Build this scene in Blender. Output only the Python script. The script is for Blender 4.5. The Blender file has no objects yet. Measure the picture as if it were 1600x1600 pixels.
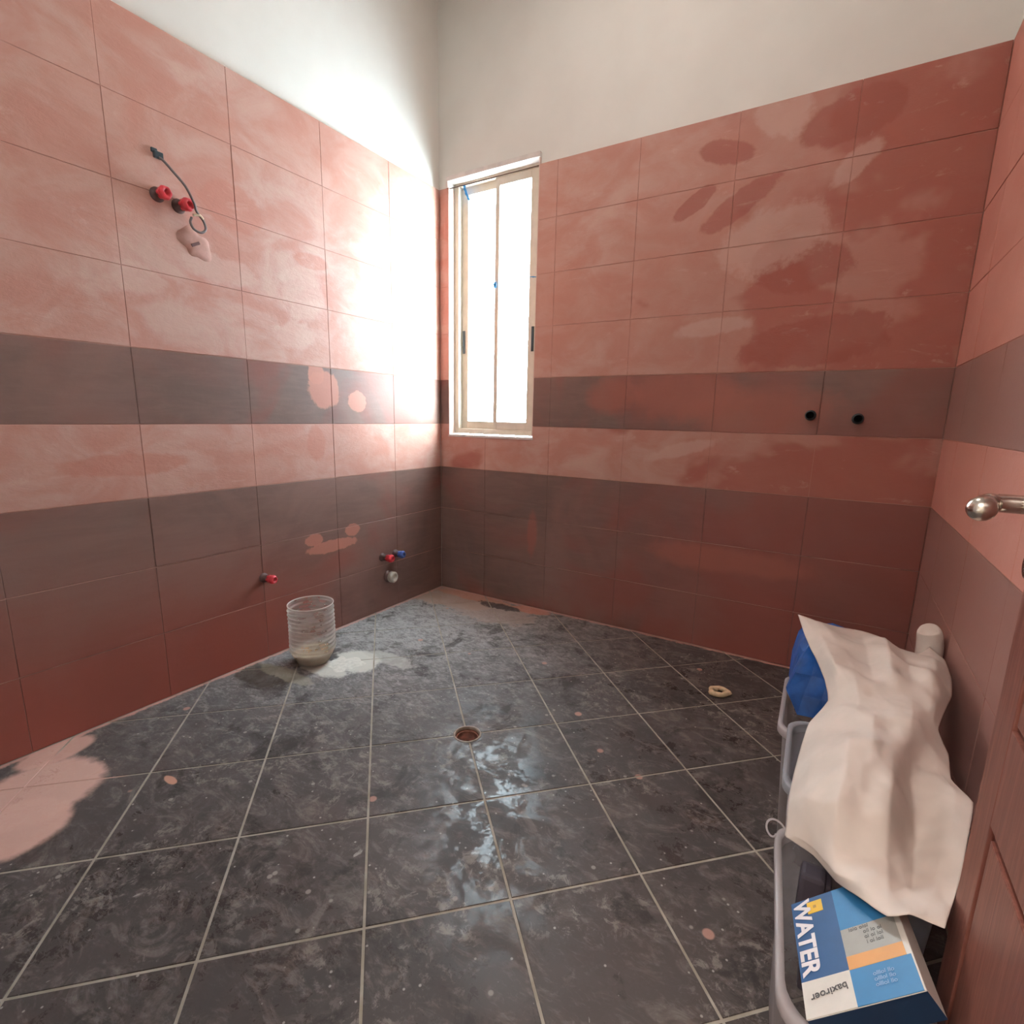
import bpy, bmesh, math, random
import numpy as np
from mathutils import Vector, Matrix, noise
random.seed(7)
S = bpy.context.scene
COL = S.collection
# ------------------------------------------------------------------ camera
CAM = np.array([2.0862, -2.5577, 1.0928]); YAW, PITCH, ROLL = -.5519, -.1965, .0197
def cam_axes():
    cy, sy = math.cos(YAW), math.sin(YAW)
    f = np.array([sy*math.cos(PITCH), cy*math.cos(PITCH), math.sin(PITCH)])
    r = np.array([cy, -sy, 0.]); u = np.cross(r, f)
    c, s = math.cos(ROLL), math.sin(ROLL)
    return c*r+s*u, -s*r+c*u, f
R_, U_, F_ = cam_axes()
cd = bpy.data.cameras.new('camera'); cam = bpy.data.objects.new('camera', cd); COL.objects.link(cam)
cd.sensor_width = 36; cd.lens = 819.07/1600*36
cd.shift_x = 3.4767/1600; cd.shift_y = 13.585/1600
cd.clip_start = .02
cam.matrix_world = Matrix([[R_[i], U_[i], -F_[i], CAM[i]] for i in range(3)]+[[0, 0, 0, 1]])
S.camera = cam
# ------------------------------------------------------------------ view, world, lights
S.view_settings.view_transform = 'Standard'; S.view_settings.look = 'None'
S.view_settings.gamma = 1; S.view_settings.use_curve_mapping = False
S.view_settings.exposure = 0.0
w = bpy.data.worlds.new('sky'); S.world = w; w.use_nodes = True
bg = w.node_tree.nodes['Background']; bg.inputs[0].default_value = (.78, .91, 1, 1); bg.inputs[1].default_value = 45
def area(name, loc, rot, sx, sy, power, col):
    l = bpy.data.lights.new(name, 'AREA'); l.shape = 'RECTANGLE'; l.size = sx; l.size_y = sy; l.energy = power; l.color = col
    o = bpy.data.objects.new(name, l); o.location = loc; o.rotation_euler = rot; COL.objects.link(o); return o
# hazy sun entering steeply sideways through the window, onto the left wall
sl = bpy.data.lights.new('sun', 'SUN'); sl.energy = 26; sl.angle = math.radians(60); sl.color = (1, .93, .82)
so = bpy.data.objects.new('sun', sl); COL.objects.link(so)
so.rotation_euler = Vector((-.88, -.46, -.14)).to_track_quat('-Z', 'Y').to_euler()
# unseen fill lights added in the hall behind the camera and under this ceiling
area('hall_fill', (1.3, -3.9, 2.95), (0, 0, 0), 1.2, 1.2, 80, (1, .90, .82))
area('ceiling_fill', (1.25, -1.0, 3.40), (0, 0, 0), .5, .5, 12.5, (1, .93, .86))

# ------------------------------------------------------------------ node expressions
class G:
    def __init__(s, name):
        s.m = bpy.data.materials.new(name); s.m.use_nodes = True; s.t = s.m.node_tree; s.t.nodes.clear()
        s.out = s.t.nodes.new('ShaderNodeOutputMaterial')
        geo = s.t.nodes.new('ShaderNodeNewGeometry'); s.P = geo.outputs['Position']
        sp = s.t.nodes.new('ShaderNodeSeparateXYZ'); s.t.links.new(s.P, sp.inputs[0])
        s.x, s.y, s.z = (N(s, sp.outputs[i]) for i in range(3))
    def n(s, ty): return s.t.nodes.new(ty)
    def put(s, v, inp):
        if isinstance(v, N): s.t.links.new(v.o, inp)
        elif hasattr(v, 'node'): s.t.links.new(v, inp)
        else: inp.default_value = v
    def math(s, op, a, b=0., c=None):
        m = s.n('ShaderNodeMath'); m.operation = op; s.put(a, m.inputs[0]); s.put(b, m.inputs[1])
        if c is not None: s.put(c, m.inputs[2])
        return N(s, m.outputs[0])
    def vec(s, x, y, z):
        m = s.n('ShaderNodeCombineXYZ')
        for v, i in zip((x, y, z), m.inputs): s.put(v, i)
        return m.outputs[0]
    def noise(s, scale, detail=4, rough=.55, dist=0., vec=None, sc=(1, 1, 1), off=(0, 0, 0)):
        mp = s.n('ShaderNodeMapping'); mp.inputs['Scale'].default_value = sc; mp.inputs['Location'].default_value = off
        s.t.links.new(vec or s.P, mp.inputs[0])
        m = s.n('ShaderNodeTexNoise'); m.inputs['Scale'].default_value = scale; m.inputs['Detail'].default_value = detail
        m.inputs['Roughness'].default_value = rough; m.inputs['Distortion'].default_value = dist
        s.t.links.new(mp.outputs[0], m.inputs['Vector']); return N(s, m.outputs['Fac'])
    def voronoi(s, scale, off=(0, 0, 0), sc=(1, 1, 1)):
        mp = s.n('ShaderNodeMapping'); mp.inputs['Location'].default_value = off; mp.inputs['Scale'].default_value = sc
        s.t.links.new(s.P, mp.inputs[0])
        m = s.n('ShaderNodeTexVoronoi'); m.inputs['Scale'].default_value = scale
        s.t.links.new(mp.outputs[0], m.inputs['Vector'])
        sp = s.n('ShaderNodeSeparateColor'); s.t.links.new(m.outputs['Color'], sp.inputs[0])
        return N(s, m.outputs['Distance']), N(s, sp.outputs[0]), N(s, sp.outputs[1])
    def ramp(s, v, lo, hi, a=0., b=1., smooth=True):
        m = s.n('ShaderNodeMapRange'); m.interpolation_type = 'SMOOTHSTEP' if smooth else 'LINEAR'
        s.put(v, m.inputs[0]); 
        for k, q in zip((1, 2, 3, 4), (lo, hi, a, b)): s.put(q, m.inputs[k])
        return N(s, m.outputs[0])
    def mix(s, f, a, b):
        m = s.n('ShaderNodeMix'); m.data_type = 'RGBA'; s.put(f, m.inputs[0])
        for v, i in ((a, m.inputs[6]), (b, m.inputs[7])):
            if isinstance(v, tuple): i.default_value = (*v[:3], 1)
            else: s.t.links.new(v, i)
        return m.outputs[2]
    def blob(s, axes, c, r, amp=.25, nscale=6, soft=.15, rot=0.):
        """mask of a stain: an ellipse with a ragged edge on a plane (axes = two coordinates)"""
        a, b = axes; dx = a-c[0]; dy = b-c[1]
        if rot:
            co, si = math.cos(rot), math.sin(rot); dx, dy = dx*co+dy*si, dy*co-dx*si
        d = s.math('SQRT', (dx*(1/r[0]))*(dx*(1/r[0]))+(dy*(1/r[1]))*(dy*(1/r[1])))
        q = s.__dict__.setdefault('cache', {})
        nscale = 5 if nscale < 8 else (9 if nscale < 13 else 16)
        if nscale not in q: q[nscale] = ((s.noise(nscale, 5, .62, .5, off=(.7, 1.9, .3))-.5)*5, (s.noise(nscale*4.3, 3, .6, off=(2.1, 0, 1.3))-.5)*1.6)
        d = d+(q[nscale][0]+q[nscale][1])*amp
        return s.ramp(d, 1+soft, 1-soft)
    def bsdf(s, col, rough=.7, spec=.4, bump=None, bstr=.3, bdist=.01, metal=0., **kw):
        p = s.n('ShaderNodeBsdfPrincipled')
        if isinstance(col, tuple): p.inputs['Base Color'].default_value = (*col[:3], 1)
        else: s.t.links.new(col, p.inputs['Base Color'])
        s.put(rough, p.inputs['Roughness']); s.put(metal, p.inputs['Metallic']); s.put(spec, p.inputs['Specular IOR Level'])
        for k, v in kw.items(): s.put(v, p.inputs[k.replace('_', ' ')])
        if bump is not None:
            b = s.n('ShaderNodeBump'); b.inputs['Strength'].default_value = bstr; b.inputs['Distance'].default_value = bdist
            s.put(bump, b.inputs['Height']); s.t.links.new(b.outputs[0], p.inputs['Normal'])
        s.t.links.new(p.outputs[0], s.out.inputs[0]); return s.m
class N:
    def __init__(s, g, o): s.g = g; s.o = o
    def __add__(s, b): return s.g.math('ADD', s, b)
    def __radd__(s, b): return s.g.math('ADD', s, b)
    def __sub__(s, b): return s.g.math('SUBTRACT', s, b)
    def __rsub__(s, b): return s.g.math('SUBTRACT', b, s)
    def __mul__(s, b): return s.g.math('MULTIPLY', s, b)
    def __rmul__(s, b): return s.g.math('MULTIPLY', s, b)
    def max(s, b): return s.g.math('MAXIMUM', s, b)
    def min(s, b): return s.g.math('MINIMUM', s, b)
def simple(name, col, rough=.6, var=.12, nscale=12, metal=0., spec=.4, bump=.15, sc=(1, 1, 1)):
    g = G(name); n = g.noise(nscale, 4, sc=sc)
    c = g.mix(g.ramp(n, .3, .7), tuple(v*(1-var) for v in col), tuple(min(1, v*(1+var)) for v in col))
    return g.bsdf(c, rough, spec, n, bump, .003, metal)

# ------------------------------------------------------------------ wall materials
W_ = 2.42
PINK, CORAL, PALE = (.51, .245, .197), (.34, .085, .058), (.57, .365, .31)
def coral_mask(g):
    # thick coral primer: large trowelled patches, denser towards the right end of the back wall and on the side wall
    n1 = g.noise(1.7, 4, .5, .25, sc=(1, 1, 1.25), off=(1.3, 0, 4.1))
    th = g.ramp(g.x, .5, 2.1, .68, .46, False)
    d = n1-th
    return g.ramp(d, -.02, .05)*.7
def wall_pink():
    g = G('pink_primer_on_tile')
    big = g.noise(1.6, 3, .5, .5); mid = g.noise(4.2, 6, .6, .5, sc=(1, 1, 1.6)); fine = g.noise(38, 5, .65, .6, sc=(1, 1, 1.8))
    c = g.mix(g.ramp(mid, .35, .68), PINK, PALE)
    c = g.mix(g.ramp(big, .35, .7)*.5, c, (.50, .225, .17))
    c = g.mix(g.ramp(g.x, .5, 2.1)*.6, c, (.385, .15, .112))
    c = g.mix(coral_mask(g), c, CORAL)
    X, Z, Y = g.x, g.z, g.y
    back = g.ramp(Y, -.03, -.02)
    for cx, cz, rx, rz, ro in ((1.43, 2.02, .10, .035, .6), (1.62, 1.99, .17, .05, .55), (1.86, 1.72, .19, .10, -.15),
                               (1.98, 2.22, .17, .08, .2), (1.55, 2.2, .12, .05, -.3), (1.95, 1.42, .28, .10, .1)):
        c = g.mix(g.blob((X, Z), (cx, cz), (rx, rz), .22, 5, .10, ro)*back*.7, c, (.32, .085, .06))
    for cx, cz, rx, rz, ro in ((1.55, 1.5, .17, .035, .1), (2.02, 2.06, .10, .04, .7), (1.45, .95, .16, .03, .3), (1.75, 2.3, .1, .1, 0), (1.75, 1.83, .2, .12, .3)):
        c = g.mix(g.blob((X, Z), (cx, cz), (rx, rz), .25, 12, .2, ro)*back*.55, c, PALE)
    left = g.ramp(X, .03, .02)
    for cy, cz, ry, rz in ((-1.62, 1.53, .10, .05), (-1.0, 1.42, .1, .06), (-1.32, 1.62, .14, .05), (-.95, 1.62, .1, .12)):
        c = g.mix(g.blob((Y, Z), (cy, cz), (ry, rz), .3, 8, .2)*left*.45, c, (.62, .43, .37))
    for cy, cz, ry, rz in ((-1.25, 1.86, .13, .08), (-.92, .95, .05, .08), (-1.7, .9, .2, .04), (-.9, 1.75, .1, .03)):
        c = g.mix(g.blob((Y, Z), (cy, cz), (ry, rz), .2, 10, .15)*left*.6, c, (.50, .20, .15))
    st = g.noise(7, 6, .72, .8, sc=(1, 1, 2.6))
    c = g.mix(g.ramp(st, .58, .72)*.3, c, (.64, .43, .36))
    c = g.mix(g.ramp(st, .38, .28)*.25, c, (.42, .16, .11))
    c = g.mix(g.ramp(X, W_-.04, W_-.03)*g.ramp(Y, -.012, -.016)*.75, c, (.60, .265, .215))
    return g.bsdf(c, .62, .35, mid*.7+fine*.5+st*.6, .35, .006)
def wall_dark():
    g = G('dark_tile_with_pink_wash')
    X, Y, Z = g.x, g.y, g.z
    big = g.noise(1.9, 4, .55, .8); st = g.noise(10, 5, .65, 1., sc=(.5, .5, 3)); fine = g.noise(70, 4, .6)
    c = g.mix(g.ramp(big, .3, .7), (.156, .095, .079), (.235, .130, .106))
    c = g.mix(g.ramp(st, .35, .7)*.35, c, (.25, .15, .13))
    c = g.mix(g.ramp(g.noise(1.5, 3, .5, 1., off=(7, 2, 0))+g.ramp(X, .2, 2., 0, .12), .5, .7)*.55, c, (.27, .07, .05))
    left = g.ramp(X, .03, .02); back = g.ramp(Y, -.03, -.02)
    c = g.mix(g.ramp(Z+(big-.5)*.3, .72, .1)*left*g.ramp(Y, -.5, -1.5)*.85, c, (.31, .075, .052))
    c = g.mix(g.ramp(X, .6, 1.9)*g.ramp(Z, 1.0, .6)*.6, c, (.26, .06, .045))
    for cy, cz, ry, rz in ((-.86, 1.20, .09, .085), (-.66, 1.15, .06, .05), (-.90, 1.27, .045, .05), (-.72, .50, .05, .03), (-.96, .49, .05, .03), (-.85, .44, .16, .03)):
        c = g.mix(g.blob((Y, Z), (cy, cz), (ry, rz), .15, 16, .08)*left*.85, c, (.50, .20, .145))
    for cx, cz, rx, rz in ((1.45, 1.2, .25, .1), (1.1, 1.2, .12, .09), (1.75, 1.12, .3, .12), (.66, .43, .03, .12), (1.7, .45, .35, .06)):
        c = g.mix(g.blob((X, Z), (cx, cz), (rx, rz), .25, 6, .35)*back*.6, c, (.37, .115, .08))
    c = g.mix(g.ramp(X, W_-.04, W_-.03)*g.ramp(Y, -.012, -.016)*.7, c, (.34, .185, .16))
    return g.bsdf(c, .5, .4, st*.6+fine*.4, .2, .004)
M_PINK, M_DARK = wall_pink(), wall_dark()
def plaster():
    g = G('white_painted_plaster'); n = g.noise(3, 4); f = g.noise(120, 3)
    c = g.mix(g.ramp(n, .3, .7), (.79, .76, .71), (.83, .805, .755))
    return g.bsdf(c, .85, .2, f, .12, .002)
M_WHITE = plaster()
def joint():
    g = G('primer_filled_joint'); f = g.math('FRACT', g.z*(1/.26)); near = g.ramp(g.math('ABSOLUTE', f-.5), .488, .492)
    dark = g.ramp(g.z, .778, .780, 1, 0).max(g.ramp(g.z, 1.041, 1.042)*g.ramp(g.z, 1.300, 1.299))
    n = g.noise(3, 4, off=(4, 4, 4)); c = g.mix(dark, (.45, .21, .165), (.22, .13, .115))
    c = g.mix(near*g.ramp(n, .36, .56), c, (.50, .27, .22)); return g.bsdf(c, .8, .2)
M_JOINT = joint()
# ------------------------------------------------------------------ floor materials
def floor_tile():
    g = G('slate_floor_tile'); X, Y = g.x, g.y
    big = g.noise(2.2, 4, .6, .6); mid = g.noise(7, 6, .65, 2.2, sc=(1, 1.6, 1)); sc_ = g.noise(26, 5, .7, 1.8, sc=(1, 2.2, 1)); fine = g.noise(90, 4, .7)
    c = g.mix(g.ramp(big, .3, .7), (.050, .040, .038), (.082, .064, .060))
    c = g.mix(g.ramp(mid, .49, .66)*.65, c, (.155, .122, .108))
    pale = g.ramp(g.noise(24, 7, .78, .5, off=(8, 3, 0)), .52, .60)*g.ramp(g.noise(2.6, 4, off=(3, 8, 0)), .46, .60)
    c = g.mix(pale*.5, c, (.30, .255, .225))
    dustarea = g.ramp(g.math('SQRT', X*X*1.1+(Y+.15)*(Y+.15)*.75), 1.9, .25)
    c = g.mix(dustarea*.6, c, (.25, .24, .24))
    dust = g.ramp(sc_+mid*.5+dustarea*.17, .76, 1.0)
    c = g.mix(dust*(dustarea*.55+.12), c, (.46, .44, .43))
    c = g.mix(g.ramp(g.noise(6, 7, .72, .6, off=(9, 9, 0)), .47, .36)*.7, c, (.030, .022, .020))
    scuff = g.ramp(g.noise(42, 4, .7, .6, sc=(1, .45, 1)), .66, .74)
    c = g.mix(scuff*g.ramp(g.noise(3, 3, off=(5, 5, 0)), .40, .58)*.75, c, (.38, .34, .315))
    # primer drips
    d, ra, rb = g.voronoi(6.5); drip = g.ramp(d, .10, .07)*g.ramp(ra, .74, .76)
    c = g.mix(drip*.75, c, (.48, .25, .20))
    d2, ra2, _ = g.voronoi(17, (3, 1, 0)); c = g.mix(g.ramp(d2, .13, .08)*g.ramp(ra2, .74, .76)*.6, c, (.36, .32, .29))
    d3, ra3, _ = g.voronoi(48, (1, 7, 0)); c = g.mix(g.ramp(d3, .17, .10)*g.ramp(ra3, .84, .86)*.6, c, (.48, .44, .40))
    A = (X, Y); wet = 0.
    # stains with a place of their own
    st = [((.12, -.11), (.40, .18), (.40, .28, .22), .2, .8), ((.48, -.18), (.30, .16), (.40, .31, .27), .35, .6), ((.30, -.06), (.30, .05), (.47, .24, .18), .2, .8),
          ((.70, -.05), (.12, .05), (.50, .22, .16), .15, .85), ((.50, -.105), (.13, .045), (.07, .055, .055), .35, .9),
          ((.36, -1.05), (.12, .10), (.58, .55, .49), .22, .9), ((.30, -1.17), (.13, .07), (.58, .54, .48), .25, .8), ((.46, -.95), (.16, .05), (.45, .42, .38), .3, .6),
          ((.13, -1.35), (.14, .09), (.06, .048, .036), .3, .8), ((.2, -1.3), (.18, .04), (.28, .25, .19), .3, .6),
          ((.24, -2.14), (.15, .16), (.60, .36, .30), .10, .93), ((.36, -2.22), (.12, .12), (.60, .36, .30), .08, .93), ((.06, -2.03), (.06, .10), (.58, .33, .27), .08, .9),
          ((.50, -1.9), (.03, .012), (.55, .28, .2), .15, .9)]
    for cc, rr, colr, amp, op in st:
        c = g.mix(g.blob(A, cc, rr, amp, 9, .12)*op, c, colr)
    edge = g.ramp(X+(mid-.5)*.05, .026, .010).max(g.ramp(Y+(mid-.5)*.05, -.028, -.010))
    c = g.mix(edge*.9, c, (.56, .30, .25))
    film = g.ramp(g.noise(9, 8, .82, .4, off=(2, 2, 0)), .44, .53)
    r = g.ramp(big, .3, .7, .24, .30)+film*.34+dust*.25+dustarea*.15
    r = r.max(edge*.8)
    return g.bsdf(c, r, .26, sc_, .10, .0006)
M_FLOOR = floor_tile()
def grout():
    g = G('pale_floor_grout'); n = g.noise(14, 4)
    c = g.mix(g.ramp(n, .35, .7), (.29, .25, .20), (.40, .35, .30))
    c = g.mix(g.blob((g.x, g.y), (.24, -2.14), (.2, .2), .1)*.9, c, (.58, .35, .29))
    return g.bsdf(c, .9, .2, n, .2, .003)
M_GROUT = grout()
# ------------------------------------------------------------------ mesh helpers
def new(name, bm, mat, parent=None, smooth=False, loc=None):
    me = bpy.data.meshes.new(name); bm.normal_update(); bm.to_mesh(me); bm.free(); me.materials.append(mat)
    if smooth:
        for p in me.polygons: p.use_smooth = True
    return link(name, me, parent, loc)
def link(name, me, parent=None, loc=None):
    o = bpy.data.objects.new(name, me); COL.objects.link(o)
    if parent: o.parent = parent
    if loc is not None: o.location = loc
    return o
def empty(name, loc=(0, 0, 0)):
    o = bpy.data.objects.new(name, None); o.location = loc; o.empty_display_size = .05; COL.objects.link(o); return o
def tag(o, label=None, cat=None, group=None, kind=None):
    for k, v in (('label', label), ('category', cat), ('group', group), ('kind', kind)):
        if v: o[k] = v
    return o
def box(bm, a, b, M=None):
    vs = [bm.verts.new(Vector(((b if i & 1 else a)[0], (b if i & 2 else a)[1], (b if i & 4 else a)[2]))) for i in range(8)]
    if M is not None:
        for v in vs: v.co = M @ v.co
    for f in ((0, 2, 3, 1), (4, 5, 7, 6), (0, 1, 5, 4), (2, 6, 7, 3), (0, 4, 6, 2), (1, 3, 7, 5)): bm.faces.new([vs[i] for i in f])
def boxes(*bs, M=None, bev=0.):
    bm = bmesh.new()
    for a, b in bs: box(bm, a, b, M)
    if bev: bmesh.ops.bevel(bm, geom=bm.edges[:], offset=bev, segments=2, affect='EDGES', profile=.6)
    return bm
def lathe(bm, prof, seg=32, M=None, close=False, wob=None):
    rings = []
    for k, (r, z) in enumerate(prof):
        ring = []
        for i in range(seg):
            a = 2*math.pi*i/seg; rr = r*(1+(wob(a, z) if wob else 0))
            v = Vector((rr*math.cos(a), rr*math.sin(a), z)); ring.append(bm.verts.new(M @ v if M else v))
        rings.append(ring)
    for a, b in zip(rings, rings[1:]):
        for i in range(seg): bm.faces.new((a[i], a[(i+1) % seg], b[(i+1) % seg], b[i]))
    if close:
        bm.faces.new(rings[0][::-1]); bm.faces.new(rings[-1])
def tube(bm, pts, r, seg=10, cap=True):
    pts = [Vector(p) for p in pts]; rings = []; up = Vector((0, 0, 1)); t0 = None; nrm = None
    for i, p in enumerate(pts):
        t = (pts[min(i+1, len(pts)-1)]-pts[max(i-1, 0)]).normalized()
        if nrm is None:
            nrm = t.cross(up if abs(t.z) < .9 else Vector((1, 0, 0))).normalized()
        else: nrm = (nrm-t*nrm.dot(t)).normalized()
        b = t.cross(nrm); rr = r(i/(len(pts)-1)) if callable(r) else r
        rings.append([bm.verts.new(p+(nrm*math.cos(a)+b*math.sin(a))*rr) for a in (2*math.pi*k/seg for k in range(seg))])
    for a, b in zip(rings, rings[1:]):
        for i in range(seg): bm.faces.new((a[i], a[(i+1) % seg], b[(i+1) % seg], b[i]))
    if cap: bm.faces.new(rings[0][::-1]); bm.faces.new(rings[-1])
def spline(P, n=10):
    P = [np.array(p, float) for p in P]; P = [2*P[0]-P[1]]+P+[2*P[-1]-P[-2]]; out = []
    for i in range(1, len(P)-2):
        for k in range(n):
            t = k/n; a, b, c, d = P[i-1:i+3]
            out.append(.5*((2*b)+(-a+c)*t+(2*a-5*b+4*c-d)*t*t+(-a+3*b-3*c+d)*t**3))
    out.append(P[-2]); return out

# ------------------------------------------------------------------ room shell
U = .26; W = 2.42; CW = .4185; TOP = 9*U; H = 3.45; YF = -2.50; TH = .012
WX0, WX1, WZ0, WZ1 = .063, .647, .973, 2.392            # window opening
def struct(name, bm, mat): return tag(new(name, bm, mat), kind='structure')
wl = struct('wall_left', boxes(((-.2, YF-.15, -.1), (-TH, .2, H))), M_WHITE)
jl = new('joint_bed', boxes(((-TH, YF, 0), (-.0022, 0, TOP-.004))), M_JOINT, wl)
wr = struct('wall_right', boxes(((W+TH, YF-.15, -.1), (W+.2, .2, H))), M_WHITE)
new('joint_bed', boxes(((W+.0022, YF, 0), (W+TH, 0, TOP-.004))), M_JOINT, wr)
def wall_with_hole(y0, y1, x0, x1, z0, z1, hx0, hx1, hz0, hz1):
    bs = [((x0, y0, z0), (hx0, y1, z1)), ((hx1, y0, z0), (x1, y1, z1)), ((hx0, y0, hz1), (hx1, y1, z1))]
    if hz0 > z0: bs.append(((hx0, y0, z0), (hx1, y1, hz0)))
    return bs
wb = struct('wall_back', boxes(*wall_with_hole(TH, .16, -.2, W+.2, -.1, H, WX0, WX1, WZ0, WZ1)), M_WHITE)
new('joint_bed', boxes(*wall_with_hole(.0022, TH, 0, W, 0, TOP-.004, WX0, WX1, WZ0, TOP-.004)), M_JOINT, wb)
DX0, DX1, DZ = 1.46, 2.345, 2.08
wf = struct('wall_front', boxes(*wall_with_hole(YF-.15, YF, -.2, W+.2, -.1, H, DX0, DX1, -.1, DZ)), M_WHITE)
ce = struct('ceiling', boxes(((-.2, YF-.15, H), (W+.2, .2, H+.1))), M_WHITE)
# hall behind the camera: plain white shell with its own ceiling
hall = struct('wall_hall', boxes(((-.5, -5.4, -.1), (3.4, -5.3, 3.0)), ((-.6, -5.4, -.1), (-.5, YF-.15, 3.0)), ((3.4, -5.4, -.1), (3.5, YF-.15, 3.0)),
              ((-.6, -5.4, 3.0), (3.5, YF-.15, 3.1)), ((-.6, YF-.16, -.1), (-.2, YF-.15, 3.0)), ((W+.2, YF-.16, -.1), (3.5, YF-.15, 3.0))), M_WHITE)

def tile_box(bm, w_, h_, t, ch=.0009):
    """one wall tile lying in xz, front face towards -y at y=0, chamfered front edge"""
    o = [(-w_/2, -h_/2), (w_/2, -h_/2), (w_/2, h_/2), (-w_/2, h_/2)]
    f = [bm.verts.new((x-math.copysign(ch, x), 0, z-math.copysign(ch, z))) for x, z in o]
    m = [bm.verts.new((x, ch, z)) for x, z in o]; b = [bm.verts.new((x, t, z)) for x, z in o]
    bm.faces.new(f)
    for A, B in ((f, m), (m, b)):
        for i in range(4): bm.faces.new((A[i], B[i], B[(i+1) % 4], A[(i+1) % 4]))
cache = {}
GAP = .0026; GX = .0015
def wall_tiles(parent, length, joints, place, rotz, hole=None, name='wall_tile'):
    xs = [0]+[j for j in joints if .02 < j < length-.02]+[length]
    for r in range(9):
        mat = M_DARK if r in (0, 1, 2, 4) else M_PINK
        for a, b in zip(xs, xs[1:]):
            z0, z1 = r*U+GAP/2, (r+1)*U-GAP/2; x0, x1 = a+GX/2, b-GX/2
            rects = [(x0, x1, z0, z1)]
            if hole:
                hx0, hx1, hz0, hz1 = hole
                cx = sorted({x0, x1, *[v for v in (hx0, hx1) if x0 < v < x1]}); cz = sorted({z0, z1, *[v for v in (hz0, hz1) if z0 < v < z1]})
                if len(cx) > 2 or len(cz) > 2 or (x0 >= hx0 and x1 <= hx1 and z0 >= hz0 and z1 <= hz1):
                    bs = [((p, 0, s), (q, TH, t)) for p, q in zip(cx, cx[1:]) for s, t in zip(cz, cz[1:])
                          if not (hx0 <= (p+q)/2 <= hx1 and hz0 <= (s+t)/2 <= hz1)]
                    if bs:
                        o = new(name, boxes(*bs), mat, parent)
                    continue
            key = (round(x1-x0, 4), mat.name)
            if key not in cache:
                bm = bmesh.new(); tile_box(bm, x1-x0, z1-z0, TH-.001); me = bpy.data.meshes.new(name); bm.to_mesh(me); bm.free(); me.materials.append(mat); cache[key] = me
            o = link(name, cache[key], parent, place((x0+x1)/2, (z0+z1)/2))
            o.rotation_euler = (random.uniform(-.0022, .0022), random.uniform(-.001, .001), rotz+random.uniform(-.0016, .0016))
L_ = -YF
wall_tiles(wb, W, [1.169+k*CW for k in range(-3, 4)], lambda s, z: (s, random.uniform(-.0005, .0007), z), 0, (WX0, WX1, WZ0, WZ1))
wall_tiles(wl, L_, [.400+k*CW for k in range(7)], lambda s, z: (random.uniform(-.0007, .0005), -s, z), math.pi/2)
wall_tiles(wr, L_, [.300+k*CW for k in range(7)], lambda s, z: (W+random.uniform(-.0005, .0007), -s, z), -math.pi/2)
# wall tile fronts: left wall faces +x, right wall faces -x (see rotz)

# ------------------------------------------------------------------ floor with diagonal tiles and a round drain
DC = (1.106, -1.221); DR = .047
def ring_fill(bm, c, r, x0, x1, y0, y1, z):
    angs = sorted([2*math.pi*i/32 for i in range(32)]+[math.atan2(y-c[1], x-c[0]) % (2*math.pi) for x in (x0, x1) for y in (y0, y1)])
    I, O = [], []
    for a in angs:
        ca, sa = math.cos(a), math.sin(a)
        t = min(([(x1-c[0])/ca] if ca > 1e-9 else [])+([(x0-c[0])/ca] if ca < -1e-9 else [])+([(y1-c[1])/sa] if sa > 1e-9 else [])+([(y0-c[1])/sa] if sa < -1e-9 else []))
        I.append(bm.verts.new((c[0]+r*ca, c[1]+r*sa, z))); O.append(bm.verts.new((c[0]+t*ca, c[1]+t*sa, z)))
    n = len(angs)
    for i in range(n): bm.faces.new((I[i], O[i], O[(i+1) % n], I[(i+1) % n]))
bm = bmesh.new(); ring_fill(bm, DC, DR, 0, W+TH, YF-.15, TH, -.0018)
box(bm, (-.2, -5.4, -.3), (3.5, .2, -.2))
for a, b in (((-.2, -5.4, -.2), (0, .2, -.0018)), ((W+TH, -5.4, -.2), (3.5, .2, -.0018)), ((0, -5.4, -.2), (W+TH, YF-.15, -.0018)), ((0, TH, -.2), (W+TH, .2, -.0018))): box(bm, a, b)
fl = struct('floor', bm, M_GROUT)
s1, ang = .3268, .7884
e1 = np.array([math.cos(ang), math.sin(ang)])*s1; e2 = np.array([math.sin(ang), -math.cos(ang)])*s1
o0 = np.array(DC)-3*e1
def clip(poly, ax, v, keep_less):
    out = []
    for i in range(len(poly)):
        a, b = poly[i], poly[(i+1) % len(poly)]
        ia = a[ax] <= v if keep_less else a[ax] >= v; ib = b[ax] <= v if keep_less else b[ax] >= v
        if ia: out.append(a)
        if ia != ib:
            t = (v-a[ax])/(b[ax]-a[ax]); out.append(a+t*(b-a))
    return out
full = None
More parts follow.
